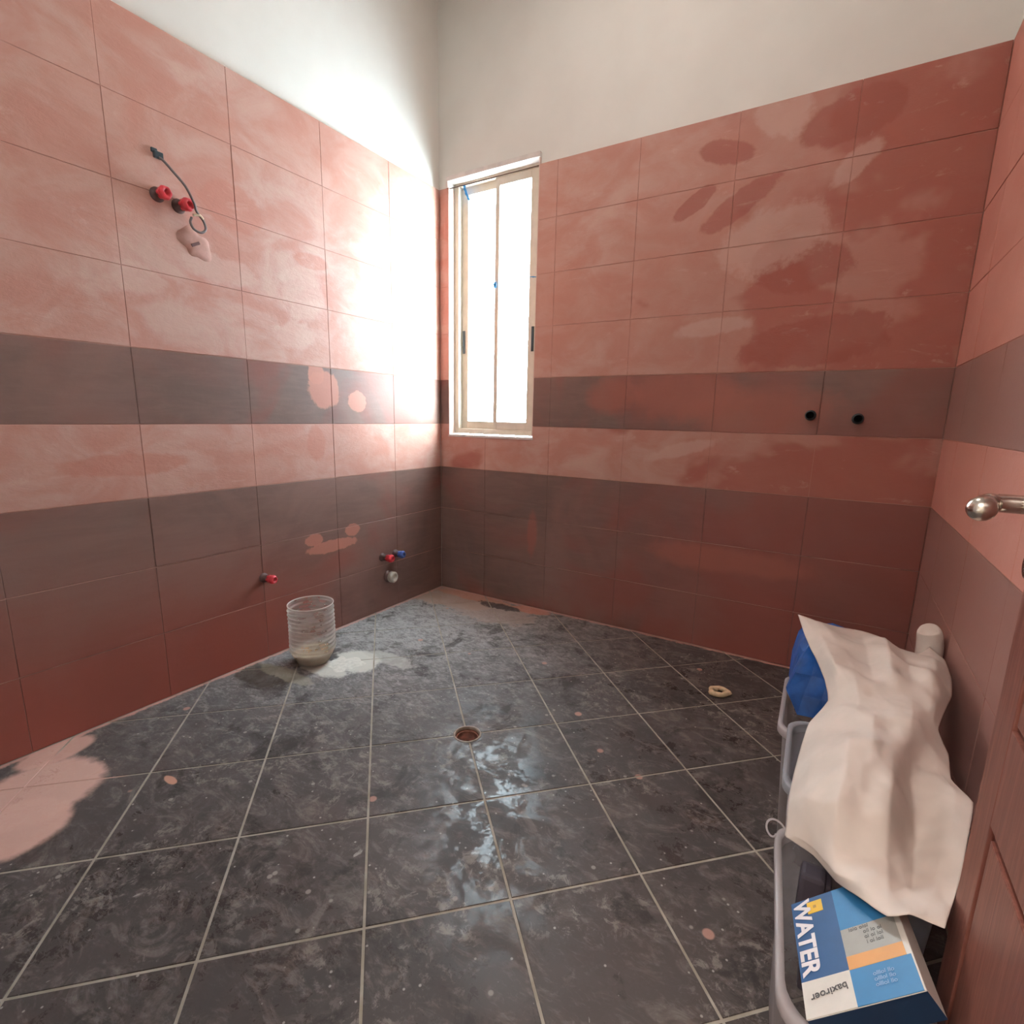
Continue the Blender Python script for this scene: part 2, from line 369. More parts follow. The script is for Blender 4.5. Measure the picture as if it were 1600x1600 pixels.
for i in range(-14, 20):
    for j in range(-14, 20):
        g = .0032
        c = o0+(i+.5)*e1+(j+.5)*e2; k = 1-2*g/s1
        poly = [c+k*(sx*e1+sy*e2)*.5 for sx, sy in ((-1, -1), (1, -1), (1, 1), (-1, 1))]
        q = poly
        for ax, v, kl in ((0, .003, False), (0, W-.003, True), (1, -3.4 if 0 else YF-.6, False), (1, -.003, True)): q = clip(q, ax, v, kl) if q else q
        if len(q) < 3: continue
        ar = abs(sum(q[a][0]*q[(a+1) % len(q)][1]-q[(a+1) % len(q)][0]*q[a][1] for a in range(len(q))))/2
        if ar < 2e-4: continue
        # cut the corner at the drain
        near = [a for a in range(len(q)) if np.hypot(*(q[a]-np.array(DC))) < .03]
        if near:
            a = near[0]; p0, p1, p2 = q[a-1], q[a], q[(a+1) % len(q)]; D = np.array(DC)
            def hit(P, Q):
                lo, hi = 0., 1.
                for _ in range(30):
                    m = (lo+hi)/2
                    if np.hypot(*(P+(Q-P)*m-D)) < DR: lo = m
                    else: hi = m
                return P+(Q-P)*hi
            A, B = hit(p1, p0), hit(p1, p2)
            aa, ab = math.atan2(*(A-D)[::-1]), math.atan2(*(B-D)[::-1]); dd = (ab-aa+math.pi) % (2*math.pi)-math.pi
            q = q[:a]+[D+DR*np.array([math.cos(aa+dd*t/8), math.sin(aa+dd*t/8)]) for t in range(9)]+q[a+1:]
        cc = sum(q)/len(q); bm = bmesh.new(); n = len(q)
        if sum(q[a][0]*q[(a+1) % n][1]-q[(a+1) % n][0]*q[a][1] for a in range(n)) < 0: q = q[::-1]
        h = random.uniform(-.0004, .0004)
        isfull = len(q) == 4 and abs(ar-(s1*k)**2) < 1e-5
        if isfull and full is not None:
            bm.free(); o = link('floor_tile', full, fl, (cc[0], cc[1], h)); continue
        t_ = [bm.verts.new((*(p-cc)*(1-.0013/max(.02, np.hypot(*(p-cc)))), 0)) for p in q]; m_ = [bm.verts.new((*(p-cc), -.001)) for p in q]; b_ = [bm.verts.new((*(p-cc), -.010)) for p in q]
        bm.faces.new(t_)
        for A_, B_ in ((t_, m_), (m_, b_)):
            for a in range(n): bm.faces.new((A_[a], B_[a], B_[(a+1) % n], A_[(a+1) % n]))
        o = new('floor_tile', bm, M_FLOOR, fl, loc=(cc[0], cc[1], h))
        if isfull: full = o.data
# drain
M_RUST = simple('rusty_iron', (.16, .055, .035), .75, .4, 60)
M_RIM = simple('worn_metal_rim', (.27, .21, .17), .5, .25, 60)
M_HOLE = simple('dark_hole', (.02, .008, .005), .9)
dr = tag(empty('floor_drain', (*DC, 0)), 'round open floor drain with rusty brown inside among the dark tiles', 'drain')
bm = bmesh.new(); lathe(bm, [(DR+.001, -.004), (DR+.002, .0012), (DR-.004, .0018), (DR-.006, -.004), (DR-.006, -.01)], 40); new('rim', bm, M_RIM, dr, True)
bm = bmesh.new(); lathe(bm, [(DR-.006, -.008), (DR-.008, -.018), (DR-.012, -.022), (.030, -.026), (.016, -.030), (.0135, -.034)], 40); new('cup', bm, M_RUST, dr, True)
bm = bmesh.new(); lathe(bm, [(.0135, -.034), (.013, -.07), (.0005, -.07)], 24); new('outlet', bm, M_HOLE, dr, True)
bm = bmesh.new(); lathe(bm, [(.036, -.013), (.038, -.010), (.0405, -.013), (.038, -.016), (.036, -.013)], 40); new('seat_ring', bm, simple('rust_ring', (.30, .13, .09), .6, .3, 50), dr, True)

# ------------------------------------------------------------------ window
M_FRAME = simple('cream_lacquered_aluminium', (.66, .60, .50), .42, .04, 20, spec=.45, bump=.03)
M_TRIM = simple('white_tile_trim', (.72, .66, .62), .5, .08, 20)
def glass():
    g = G('window_glass'); tr = g.n('ShaderNodeBsdfTransparent'); tr.inputs[0].default_value = (.93, .96, .96, 1)
    gl = g.n('ShaderNodeBsdfGlossy'); gl.inputs['Roughness'].default_value = .02
    lw = g.n('ShaderNodeLayerWeight'); lw.inputs[0].default_value = .5; f = N(g, lw.outputs['Facing']); mx = g.n('ShaderNodeMixShader')
    g.put(g.math('POWER', f, 5.)*.7+.035, mx.inputs[0]); g.t.links.new(tr.outputs[0], mx.inputs[1]); g.t.links.new(gl.outputs[0], mx.inputs[2]); g.t.links.new(mx.outputs[0], g.out.inputs[0]); return g.m
M_GLASS = glass()
M_BLACK = simple('black_plastic', (.03, .045, .055), .4)
win = tag(empty('window_1', (0, 0, 0)), kind='structure')
fy0, fy1 = .052, .105
a0, a1, b0, b1 = WX0+.005, WX1-.005, WZ0+.012, WZ1-.008
t = .030
new('window_frame', boxes(((a0, fy0, b0), (a0+t, fy1, b1)), ((a1-t, fy0, b0), (a1, fy1, b1)), ((a0+t, fy0, b1-t), (a1-t, fy1, b1)), ((a0+t, fy0, b0), (a1-t, fy1, b0+t)), bev=.002), M_FRAME, win)
def sash(x0, x1, y0, z0, z1, lw, rw):
    y1 = y0+.02
    o = new('sash', boxes(((x0, y0, z0), (x0+lw, y1, z1)), ((x1-rw, y0, z0), (x1, y1, z1)), ((x0+lw, y0, z0), (x1-rw, y1, z0+.045)), ((x0+lw, y0, z1-.04), (x1-rw, y1, z1)), bev=.002), M_FRAME, win)
    new('pane', boxes(((x0+lw, y0+.008, z0+.045), (x1-rw, y0+.012, z1-.04))), M_GLASS, o); return o
sL = sash(a0+t+.002, .372, .082, b0+t, b1-t, .045, .026)
sR = sash(.345, a1-t-.002, .058, b0+t, b1-t, .026, .042)
def latch(x, y, z, par):
    l = new('latch', boxes(((x-.007, y-.006, z-.065), (x+.007, y, z+.065)), ((x-.004, y-.010, z-.02), (x+.004, y-.006, z+.02)), bev=.0015), M_BLACK, par)
latch(.116, .082, 1.52, sL); latch(.600, .058, 1.51, sR)
# white trim round the opening
for nm, bs in (('trim_1', [((WX0-.002, -.010, TOP+.03), (WX1+.005, .05, TOP+.055))]),
               ('trim_2', [((WX0-.012, -.006, TOP), (WX0+.002, .05, TOP+.055))]),
               ('trim_3', [((WX0, -.004, WZ0-.007), (WX1+.004, .052, WZ0+.006))])):
    tag(new(nm, boxes(*bs, bev=.0025), M_TRIM), kind='structure')
tag(new('trim_4', boxes(((WX0-.003, .0005, WZ0+.006), (WX0+.004, .052, TOP))), simple('pale_reveal', (.66, .50, .44), .6, .1)), kind='structure')
tag(new('trim_5', boxes(((WX1-.004, .0005, WZ0+.006), (WX1+.003, .052, TOP+.03))), bpy.data.materials['pale_reveal']), kind='structure')
# scraps of blue tape
M_TAPE = simple('blue_tape', (.03, .25, .55), .5)
def tape(pts, wid, label, kink=.004):
    bm = bmesh.new(); P = spline(pts, 5); d = []
    for i, p in enumerate(P):
        w2 = wid*(1-.3*i/len(P)); off = kink*math.sin(i*1.3)
        d.append((bm.verts.new((p[0]-w2/2, p[1]+off, p[2])), bm.verts.new((p[0]+w2/2, p[1]+off*.4, p[2]+.003))))
    for A, B in zip(d, d[1:]): bm.faces.new((A[0], A[1], B[1], B[0]))
    o = new('tape_scrap', bm, M_TAPE); md = o.modifiers.new('s', 'SOLIDIFY'); md.thickness = .0008
    return tag(o, label, 'tape', 'scraps of blue tape on the window')
tape([(.140, .046, 2.352), (.150, .043, 2.325), (.165, .040, 2.295), (.178, .045, 2.27)], .016, 'blue tape scrap hanging from the top left corner of the window frame')
tape([(.352, .052, 1.825), (.350, .050, 1.81), (.356, .052, 1.795)], .020, 'small blue tape scrap stuck to the middle stile of the window')
tape([(.575, .054, 1.828), (.60, .050, 1.824), (.618, .053, 1.822)], .014, 'small blue tape scrap on the right edge of the window frame')

# ------------------------------------------------------------------ pipe stubs
M_RED = simple('red_plastic', (.62, .035, .05), .35, .1, spec=.5); M_BLUE = simple('blue_plastic', (.05, .09, .28), .35, .1)
M_PIPE = simple('dark_pipe', (.10, .05, .045), .5); M_GREYP = simple('dusty_grey_plastic', (.46, .42, .36), .6, .2)
def stub(name, loc, axis, r, ln, mcap, label, cat='pipe', group=None, hexa=True):
    """a threaded test plug on a pipe stub: collar, barrel, flanged cap with a square socket"""
    o = tag(empty(name, loc), label, cat, group)
    Q = Vector(axis).to_track_quat('Z', 'Y').to_matrix().to_4x4()
    bm = bmesh.new(); lathe(bm, [(r*1.25, -.002), (r*1.25, .004), (r*.95, .006), (r*.95, ln*.55)], 24, Q); new('pipe', bm, M_PIPE, o, True)
    bm = bmesh.new()
    pr = [(r*.95, ln*.45)]
    for k in range(3): pr += [(r*1.0, ln*(.47+k*.08)), (r*.93, ln*(.51+k*.08))]
    pr += [(r*1.12, ln*.72), (r*1.15, ln*.80), (r*1.05, ln*.94), (r*.85, ln), (r*.5, ln), (r*.46, ln*.8), (.0003, ln*.8)]
    lathe(bm, pr, 24, Q, wob=(lambda a, z: .05*math.cos(6*a)) if hexa else None); new('cap', bm, mcap, o, True)
    return o
stub('capped_pipe', (0, -1.520, 1.815), (1, .12, 0), .019, .055, M_RED, 'left red capped water pipe stub of the upper pair on the left wall', group='upper red capped pipes')
stub('capped_pipe', (0, -1.452, 1.800), (1, .15, 0), .019, .060, M_RED, 'right red capped water pipe stub of the upper pair, behind the grey wire', group='upper red capped pipes')
stub('capped_pipe', (0, -1.235, .372), (1, .1, 0), .017, .070, M_RED, 'single red capped pipe stub low on the left wall above the cut bottle')
stub('capped_pipe', (0, -.520, .308), (1, .1, 0), .019, .075, M_RED, 'red capped pipe stub beside the blue one low near the corner')
stub('capped_pipe', (0, -.420, .308), (1, .1, 0), .019, .065, M_BLUE, 'blue capped pipe stub low near the corner beneath the window')
sp = tag(empty('drain_plug', (0, -.480, .186)), 'dusty pale plastic drain plug under the red and blue stubs', 'plug')
Q = Vector((1, .05, .05)).to_track_quat('Z', 'Y').to_matrix().to_4x4()
bm = bmesh.new(); lathe(bm, [(.034, 0), (.034, .006), (.026, .008), (.026, .034)], 28, Q); new('pipe', bm, M_PIPE, sp, True)
bm = bmesh.new(); lathe(bm, [(.027, .02), (.031, .024), (.031, .046), (.026, .052), (.018, .053), (.016, .048), (.0003, .048)], 28, Q); new('cap', bm, M_GREYP, sp, True)
M_BLK = simple('black_pipe', (.03, .04, .045), .3); M_INS = simple('black_inside', (.004, .004, .004), .9)
for x, z, lab in ((1.975, 1.121, 'left black open pipe stub sticking out of the back wall'), (2.142, 1.110, 'right black open pipe stub sticking out of the back wall, nearer the side wall')):
    o = tag(empty('pipe_stub', (x, 0, z)), lab, 'pipe', 'black pipe stubs on the back wall')
    Q = Vector((.0, -1, 0)).to_track_quat('Z', 'Y').to_matrix().to_4x4()
    bm = bmesh.new(); lathe(bm, [(.021, 0), (.021, .005), (.0165, .007), (.0165, .034), (.0185, .036), (.0185, .045), (.0145, .0465)], 28, Q); new('pipe', bm, M_BLK, o, True)
    bm = bmesh.new(); lathe(bm, [(.0145, .0465), (.0135, .045), (.0135, .008), (.0003, .008)], 28, Q); new('bore', bm, M_INS, o, True)
# grey conduit hanging out of the wall in a loop
M_WIRE = simple('grey_conduit', (.16, .14, .14), .45)
wi = tag(empty('electric_wire', (0, -1.50, 1.93)), 'thin grey wire with a looped end hanging from a hole above the red pipes', 'wire')
def L(y, z, x=.03): return (x, y+1.50, z-1.93)
pts = [L(-1.505, 1.940, -.006), L(-1.500, 1.925, .02), L(-1.478, 1.893, .038), L(-1.455, 1.850, .064), L(-1.432, 1.805, .066), L(-1.418, 1.785, .053),
       L(-1.392, 1.762, .045), L(-1.385, 1.737, .042), L(-1.402, 1.722, .040), L(-1.425, 1.728, .038), L(-1.434, 1.748, .036), L(-1.428, 1.766, .036)]
bm = bmesh.new(); tube(bm, spline(pts, 8), .0042, 10); new('cable', bm, M_WIRE, wi, True)
bm = bmesh.new()
for a, b in (((-.002, -.020, .0), (.010, .010, .022)), ((-.002, -.026, .016), (.006, -.006, .030))): box(bm, a, b)
bmesh.ops.bevel(bm, geom=bm.edges[:], offset=.002, segments=1, affect='EDGES'); new('clip', bm, M_BLACK, wi)
bm = bmesh.new(); tube(bm, spline([L(-1.428, 1.772, .046), L(-1.408, 1.776, .050), L(-1.394, 1.768, .047)], 5), .0046, 8); new('bare_end', bm, simple('cream_sleeve', (.70, .58, .42), .5), wi, True)
# pale lump of plaster with a slot beneath the loop
bm = bmesh.new(); lathe(bm, [(.055, -.001), (.048, .003), (.034, .006), (.017, .007), (.0003, .007)], 30, Matrix.Rotation(math.pi/2, 4, 'Y'), wob=lambda a, z: .22*math.sin(2*a+.6)+.12*math.sin(5*a))
pp = tag(empty('plaster_patch', (0, -1.405, 1.690)), 'pale lump of plaster with a dark slot below the wire loop', 'plaster')
pp.rotation_euler = (.5, 0, 0)
new('lump', bm, simple('mauve_plaster', (.50, .28, .235), .85, .12, 30), pp, True)
new('slot', boxes(((.0065, -.020, -.007), (.0085, .014, .003)), bev=.001), simple('slot_dark', (.17, .09, .085), .8), pp)

# ------------------------------------------------------------------ cut bottle on the floor
def haze_plastic(name, col, trans, rough=.15, tl=.35):
    g = G(name); tr = g.n('ShaderNodeBsdfTransparent'); tr.inputs[0].default_value = (.97, .97, .97, 1)
    n = g.noise(12, 3, .6, .3, sc=(1, 1, 1.5))
    p = g.n('ShaderNodeBsdfPrincipled'); p.inputs['Base Color'].default_value = (*col, 1); p.inputs['Roughness'].default_value = rough
    t2 = g.n('ShaderNodeBsdfTranslucent'); t2.inputs[0].default_value = (*col, 1); m1 = g.n('ShaderNodeMixShader'); m1.inputs[0].default_value = tl
    g.t.links.new(p.outputs[0], m1.inputs[1]); g.t.links.new(t2.outputs[0], m1.inputs[2])
    m2 = g.n('ShaderNodeMixShader'); lw = g.n('ShaderNodeLayerWeight'); lw.inputs[0].default_value = .35
    f = N(g, lw.outputs['Facing']); fac = g.ramp(n, .3, .7, 1-trans-.04, 1-trans+.04)+f*f*.45
    g.put(fac.min(1.), m2.inputs[0]); g.t.links.new(tr.outputs[0], m2.inputs[1]); g.t.links.new(m1.outputs[0], m2.inputs[2]); g.t.links.new(m2.outputs[0], g.out.inputs[0]); return g.m
M_BOTTLE = haze_plastic('cloudy_clear_plastic', (.92, .90, .84), .72, .12)
bo = tag(empty('cut_bottle', (.205, -1.155, .0)), 'ribbed clear plastic water bottle with its top cut off, standing by the left wall', 'bottle')
prof = [(.004, .010), (.05, .004), (.062, .002), (.070, .012), (.082, .035), (.092, .055)]
for k in range(11):
    z = .06+k*.0185; prof += [(.0960, z+.002), (.0990, z+.007), (.0960, z+.012), (.0915, z+.016)]
prof += [(.096, .267), (.0955, .272)]
bm = bmesh.new(); lathe(bm, prof, 48, wob=lambda a, z: (.012*math.sin(2*a+z*14)+.012*math.sin(5*a+z*22))*(z > .05)); b_ = new('body', bm, M_BOTTLE, bo, True)
bm = bmesh.new(); lathe(bm, [(.0955, .270), (.0975, .271), (.0975, .2745), (.0945, .2745), (.0945, .270)], 48, wob=lambda a, z: .012*math.sin(2*a+z*14)); new('rim', bm, haze_plastic('bottle_rim_plastic', (.8, .77, .72), .15), bo, True)
bm = bmesh.new(); lathe(bm, [(.0003, .011), (.05, .006), (.0605, .004), (.068, .014), (.0795, .034), (.088, .050), (.070, .047), (.052, .036), (.03, .030), (.0003, .028)], 40, wob=lambda a, z: .03*math.sin(3*a+1)*(z > .034)); new('plaster_residue', bm, simple('beige_residue', (.40, .29, .19), .7, .35, 18), bo, True)
# spilled powder beside the bottle
M_POWDER = simple('white_powder', (.62, .58, .52), .95, .1, 60)
def mound(cx, cy, rx, ry, h, seed, name, label, mat, cat):
    bm = bmesh.new(); n, m = 36, 7; rings = []
    for k in range(m):
        t = 1-k/(m-1); ring = []
        for i in range(n):
            a = 2*math.pi*i/n; q = 1+.34*noise.noise(Vector((math.cos(a)*1.6, math.sin(a)*1.6, seed)))*2+.12*noise.noise(Vector((math.cos(a)*5, math.sin(a)*5, seed)))
            x, y = rx*t*q*math.cos(a), ry*t*q*math.sin(a)
            ring.append(bm.verts.new((x, y, .0004+h*(1-t*t)*(.7+.6*noise.noise(Vector((x*40, y*40, seed)))))))
        rings.append(ring)
    for A, B in zip(rings, rings[1:]):
        for i in range(n):
            bm.faces.new((A[i], A[(i+1) % n], B[(i+1) % n], B[i]))
    bmesh.ops.remove_doubles(bm, verts=bm.verts[:], dist=1e-5)
    return tag(new(name, bm, mat, None, True, (cx, cy, .0006)), label, cat)
mound(.335, -1.095, .085, .065, .004, 3.3, 'powder_spill', 'white powder spilled on the floor to the right of the cut bottle', M_POWDER, 'powder')
# foam ring near the back wall
bm = bmesh.new(); n = 30; rings = []
for i in range(n):
    a = 2*math.pi*i/n; R = .030*(1+.10*math.sin(2*a)+.06*math.sin(5*a)); ring = []
    for k in range(10):
        b = 2*math.pi*k/10; rr = .0125*(1+.25*math.sin(3*a+1)+.12*math.sin(7*a+b)); z = .010+.0100*math.sin(b)
        q = R+rr*math.cos(b); ring.append(bm.verts.new((q*math.cos(a), q*math.sin(a)*.95, z)))
    rings.append(ring)
for i in range(n):
    for k in range(10): bm.faces.new((rings[i][k], rings[(i+1) % n][k], rings[(i+1) % n][(k+1) % 10], rings[i][(k+1) % 10]))
fr = tag(new('foam_ring', bm, simple('cream_foam', (.62, .46, .30), .8, .2, 50, bump=.5), None, True, (1.795, -.433, .0)), 'small cream ring lying alone on the floor near the back wall', 'ring')

# ------------------------------------------------------------------ open wooden door beside the side wall
def wood():
    g = G('red_brown_wood'); gr = g.noise(9, 6, .6, 1.2, sc=(9, 9, .7)); f = g.noise(60, 4, .6, sc=(3, 3, .3)); d = g.noise(3, 4)
    c = g.mix(g.ramp(gr, .3, .72), (.120, .030, .020), (.205, .066, .045)); c = g.mix(g.ramp(f, .5, .8)*.4, c, (.32, .13, .09))
    c = g.mix(g.ramp(d, .4, .7)*.12, c, (.30, .16, .125))
    return g.bsdf(c, .42, .45, gr*.5+f*.5, .2, .002)
M_WOOD = wood(); M_GROOVE = simple('groove_wood', (.10, .026, .018), .6, .2, 20)
dx0, dx1, dy1, dy0 = 2.300, 2.340, -1.704, -2.495
door = tag(empty('door_1', (0, 0, 0)), kind='structure')
new('door_core', boxes(((dx0+.006, dy0, .012), (dx1-.006, dy1, 2.04))), M_GROOVE, door)
SW = .066; gv = .011
def rel(y0, y1, z0, z1, nm, b=.002): new(nm, boxes(((dx0, y0, z0), (dx0+.0065, y1, z1)), ((dx1-.0065, y0, z0), (dx1, y1, z1)), bev=b), M_WOOD, door)
rel(dy1-SW, dy1, .012, 2.04, 'stile'); rel(dy0, dy0+SW, .012, 2.04, 'stile')
new('stile_edge', boxes(((dx0+.001, dy1-.02, .012), (dx1-.001, dy1+.0008, 2.04))), M_WOOD, door)
for z0, z1 in ((.012, .14), (.613, .742), (1.92, 2.04)): rel(dy0+SW, dy1-SW, z0, z1, 'rail', .0015)
for z0, z1 in ((.14, .613), (.742, 1.92)): rel(dy0+SW+gv, dy1-SW-gv, z0+gv, z1-gv, 'panel', .003)
M_NICKEL = G('brushed_nickel'); _n = M_NICKEL.noise(30, 4); M_NICKEL = M_NICKEL.bsdf((.62, .56, .50), .24, .5, _n, .08, .001, 1.)
hy, hz = dy1-.052, 1.006
bm = bmesh.new(); Q = Matrix.Translation((dx0, hy, hz)) @ Vector((-1, 0, 0)).to_track_quat('Z', 'Y').to_matrix().to_4x4()
lathe(bm, [(.026, 0), (.027, .004), (.024, .010), (.012, .013), (.0105, .018), (.0105, .05)], 32, Q); hd = new('door_handle', bm, M_NICKEL, door, True)
bm = bmesh.new()
P = spline([(dx0-.030, hy, hz), (dx0-.046, hy-.001, hz), (dx0-.057, hy-.006, hz-.001), (dx0-.064, hy-.018, hz-.001), (dx0-.070, hy-.045, hz), (dx0-.076, hy-.072, hz+.001), (dx0-.080, hy-.09, hz+.0015)], 7)
tube(bm, P, lambda t: (.0105+.0035*max(0, t-.35)/.65)*math.sqrt(max(.05, 1-max(0, (t-.86)/.14)**2)), 20); new('lever', bm, M_NICKEL, hd, True)
bm = bmesh.new(); bmesh.ops.create_uvsphere(bm, u_segments=20, v_segments=12, radius=.0122, matrix=Matrix.Translation((dx0-.058, hy-.006, hz-.001))); new('knuckle', bm, M_NICKEL, hd, True)
bm = bmesh.new(); Q = Matrix.Translation((dx0, hy, .937)) @ Vector((-1, 0, 0)).to_track_quat('Z', 'Y').to_matrix().to_4x4()
lathe(bm, [(.027, 0), (.028, .004), (.024, .010), (.016, .013), (.0145, .015), (.0003, .015)], 32, Q); new('lock_rose', bm, M_NICKEL, door, True)

# ------------------------------------------------------------------ storage tubs
def rrect(x0, x1, y0, y1, r, n=6):
    out = []
    for cx, cy, a0_ in ((x1-r, y1-r, 0), (x0+r, y1-r, 90), (x0+r, y0+r, 180), (x1-r, y0+r, 270)):
        for k in range(n+1):
            a = math.radians(a0_+90*k/n); out.append((cx+r*math.cos(a), cy+r*math.sin(a)))
    return out
def loft(bm, loops, capb=True):
    R = [[bm.verts.new(p) for p in lp] for lp in loops]
    for A, B in zip(R, R[1:]):
        n = len(A)
        for i in range(n): bm.faces.new((A[i], A[(i+1) % n], B[(i+1) % n], B[i]))
    if capb: bm.faces.new(R[0][::-1])
def tub(name, label, cx, cy, lx, ly, h, rot, mat, mrim, taper=.86, r=.045, lip=.012, group=None):
    o = tag(empty(name, (cx, cy, 0)), label, 'storage box', group); o.rotation_euler = (0, 0, rot)
    def lp(s, z, e=0.): return [(x*s+math.copysign(e, x), y*s+math.copysign(e, y), z) for x, y in rrect(-lx/2, lx/2, -ly/2, ly/2, r)]
    bm = bmesh.new(); loft(bm, [lp(taper*.97, .002), lp(taper, .008), lp(taper+(1-taper)*.5, h*.5), lp(1, h-.02)]); new('body', bm, mat, o, True)
    bm = bmesh.new(); a = [lp(1, h-.022), lp(1, h-.022, lip*.8), lp(1, h-.018, lip), lp(1, h-.003, lip), lp(1, h, lip*.8), lp(1, h, .001), lp(1, h-.003, -.001), lp(1, h-.022, -.001), lp(1, h-.022)]
    loft(bm, a, False); new('rim', bm, mrim, o, True)
    return o
M_TUB = haze_plastic('translucent_storage_plastic', (.55, .50, .50), .62, .3)
M_TUBRIM = haze_plastic('translucent_rim_plastic', (.62, .57, .58), .25, .25, .4)
M_GTUB = haze_plastic('grey_tub_plastic', (.36, .34, .37), .30, .4)
M_GRIM = haze_plastic('grey_rim_plastic', (.40, .40, .44), .15, .35)
tub('storage_tub', 'front clear plastic storage tub holding the blue and white carton beside the open door', 2.182, -1.703, .165, .375, .330, .10, M_TUB, M_TUBRIM, r=.055)
tub('storage_tub', 'middle grey translucent tub mostly hidden under the crumpled paper', 2.215, -1.36, .27, .27, .395, .03, M_GTUB, M_GRIM)
tub('storage_tub', 'far clear storage tub under the blue bag, nearest the back wall', 2.185, -1.03, .27, .33, .345, .02, M_TUB, M_TUBRIM)
tag(new('pipe_fitting', boxes(((2.14, -1.60, .06), (2.17, -1.56, .30)), ((2.12, -1.61, .20), (2.16, -1.57, .31)), bev=.008), simple('dark_grey_plastic', (.07, .055, .07), .6)), 'dark grey blocky fitting standing inside the front tub', 'fitting')
# wire hook on the rim
bm = bmesh.new(); tube(bm, [(2.080+.013*math.cos(a)-.003*a, -1.565+.006*math.sin(a)-.008*math.cos(a), .345+.013*math.sin(a)) for a in np.linspace(.3, 6.0, 22)], .0018, 8)
tag(new('plastic_tie', bm, M_TUBRIM, None, True), 'small clear plastic curl sticking out over the left rim of the front tub', 'tie')

# ------------------------------------------------------------------ carton with printed faces
O_ = Vector((2.1405, -1.892, .337)); u = Vector((.1118, .0257, .100)); v = Vector((-.008, .196, .002))
lu, lv = u.length, v.length; ux = u.normalized(); vy = (v-ux*v.dot(ux)).normalized(); nz = ux.cross(vy)
BM = Matrix([[ux[i], vy[i], nz[i], O_[i]] for i in range(3)]+[[0, 0, 0, 1]])
DEP = .036
def flat(name, col, rough=.45): return simple(name, col, rough, .05, 30, bump=.05)
M_CW = flat('carton_white', (.60, .55, .50)); M_NAVY = flat('carton_navy', (.008, .024, .058)); M_DB = flat('carton_blue', (.012, .065, .19))
M_LB = flat('carton_light_blue', (.028, .17, .37)); M_GR = flat('carton_grey', (.33, .31, .28)); M_OR = flat('carton_orange', (.60, .27, .07)); M_YE = flat('label_yellow', (.72, .42, .02))
M_INK = flat('dark_ink', (.06, .05, .05)); M_PALE = flat('pale_ink', (.30, .42, .62)); M_WI = flat('white_ink', (.72, .66, .68))
ct = tag(empty('carton', (0, 0, 0)), 'blue and white cardboard carton printed WATER leaning in the front tub', 'box'); ct.matrix_world = BM
new('carton_body', boxes(((0, 0, -DEP), (lu, lv, 0)), bev=.0015), M_CW, ct)
def quad(pts, z=.0004):
    bm = bmesh.new(); vs = [bm.verts.new((p[0]*lu, p[1]*lv, z)) for p in pts]; bm.faces.new(vs); return bm
def panel(nm, x0, x1, y0, y1, mat, z=.0004, lab=None):
    bm = bmesh.new(); box(bm, (x0*lu, y0*lv, -.0002), (x1*lu, y1*lv, z)); o = new(nm, bm, mat, ct)
    if lab: o['label'] = lab
panel('printed_panel', .0, .45, .27, 1., M_DB); panel('printed_panel', .45, .985, .60, 1., M_LB); panel('printed_panel', .45, .95, .37, .60, M_GR, .0005)
panel('printed_panel', .45, .95, .265, .37, M_OR, .0006); panel('printed_panel', .45, .985, .0, .265, M_LB); panel('printed_panel', .0, .45, .0, .27, M_CW)
panel('label_sticker', .17, .33, .84, .955, M_YE, .001)
bm = bmesh.new(); box(bm, (0, -.0004, -DEP), (lu, .0002, -.0015)); new('end_face', bm, M_NAVY, ct)
def text(s, x, y, size, rot, mat, bold=0., sx=1., z=.0012, nm='lettering'):
    c = bpy.data.curves.new(nm, 'FONT'); c.body = s; c.size = size; c.offset = bold; c.extrude = .0001; c.align_x = 'CENTER'; c.align_y = 'CENTER'; c.materials.append(mat)
    tmp = bpy.data.objects.new(nm, c); me = bpy.data.meshes.new_from_object(tmp); bpy.data.objects.remove(tmp)
    o = bpy.data.objects.new(nm, me); COL.objects.link(o); o.parent = ct; o.location = (x*lu, y*lv, z); o.rotation_euler = (0, 0, rot); o.scale = (sx, 1, 1); return o
text('WATER', .105, .648, .036, -math.pi/2, M_WI, .0012, 1.09)
text('baxiroer', .24, .15, .015, math.pi+.12, M_INK, .0002)
for k, (s_, yy) in enumerate((('lolo olol', .575), ('oll lo ol', .53), ('ol ol lol', .485), ('l ol loll', .44))): text(s_, .74 if k else .62, yy, .0085, 0, M_INK)
for k in range(3): text('olllol llo', .73, .19-.04*k, .0085, 0, M_PALE)
text('lll', .25, .895, .008, 0, M_INK)

# ------------------------------------------------------------------ blue bag on the far tub
def pix(x, y, z):
    a = (x-800+3.4767)/819.07; b = -(y-800-13.585)/819.07; d = a*R_+b*U_+F_; t = (z-CAM[2])/d[2]; return CAM+t*d
M_BAG = simple('blue_plastic_bag', (.015, .085, .32), .38, .35, 14, bump=.3)
bm = bmesh.new(); rings = []
LV = [(.300, [(2.075, -1.01), (2.27, -1.0), (2.27, -.88), (2.07, -.89)]), (.352, [(2.046, -.99), (2.29, -1.0), (2.29, -.86), (2.045, -.885)]), (.40, [(2.062, -.975), (2.29, -.99), (2.28, -.80), (2.044, -.80)]),
      (.445, [(2.075, -.93), (2.27, -.95), (2.27, -.74), (2.052, -.76)]), (.475, [(2.10, -.87), (2.20, -.89), (2.19, -.73), (2.065, -.765)]), (.492, [(2.11, -.82), (2.15, -.83), (2.14, -.745), (2.085, -.77)])]
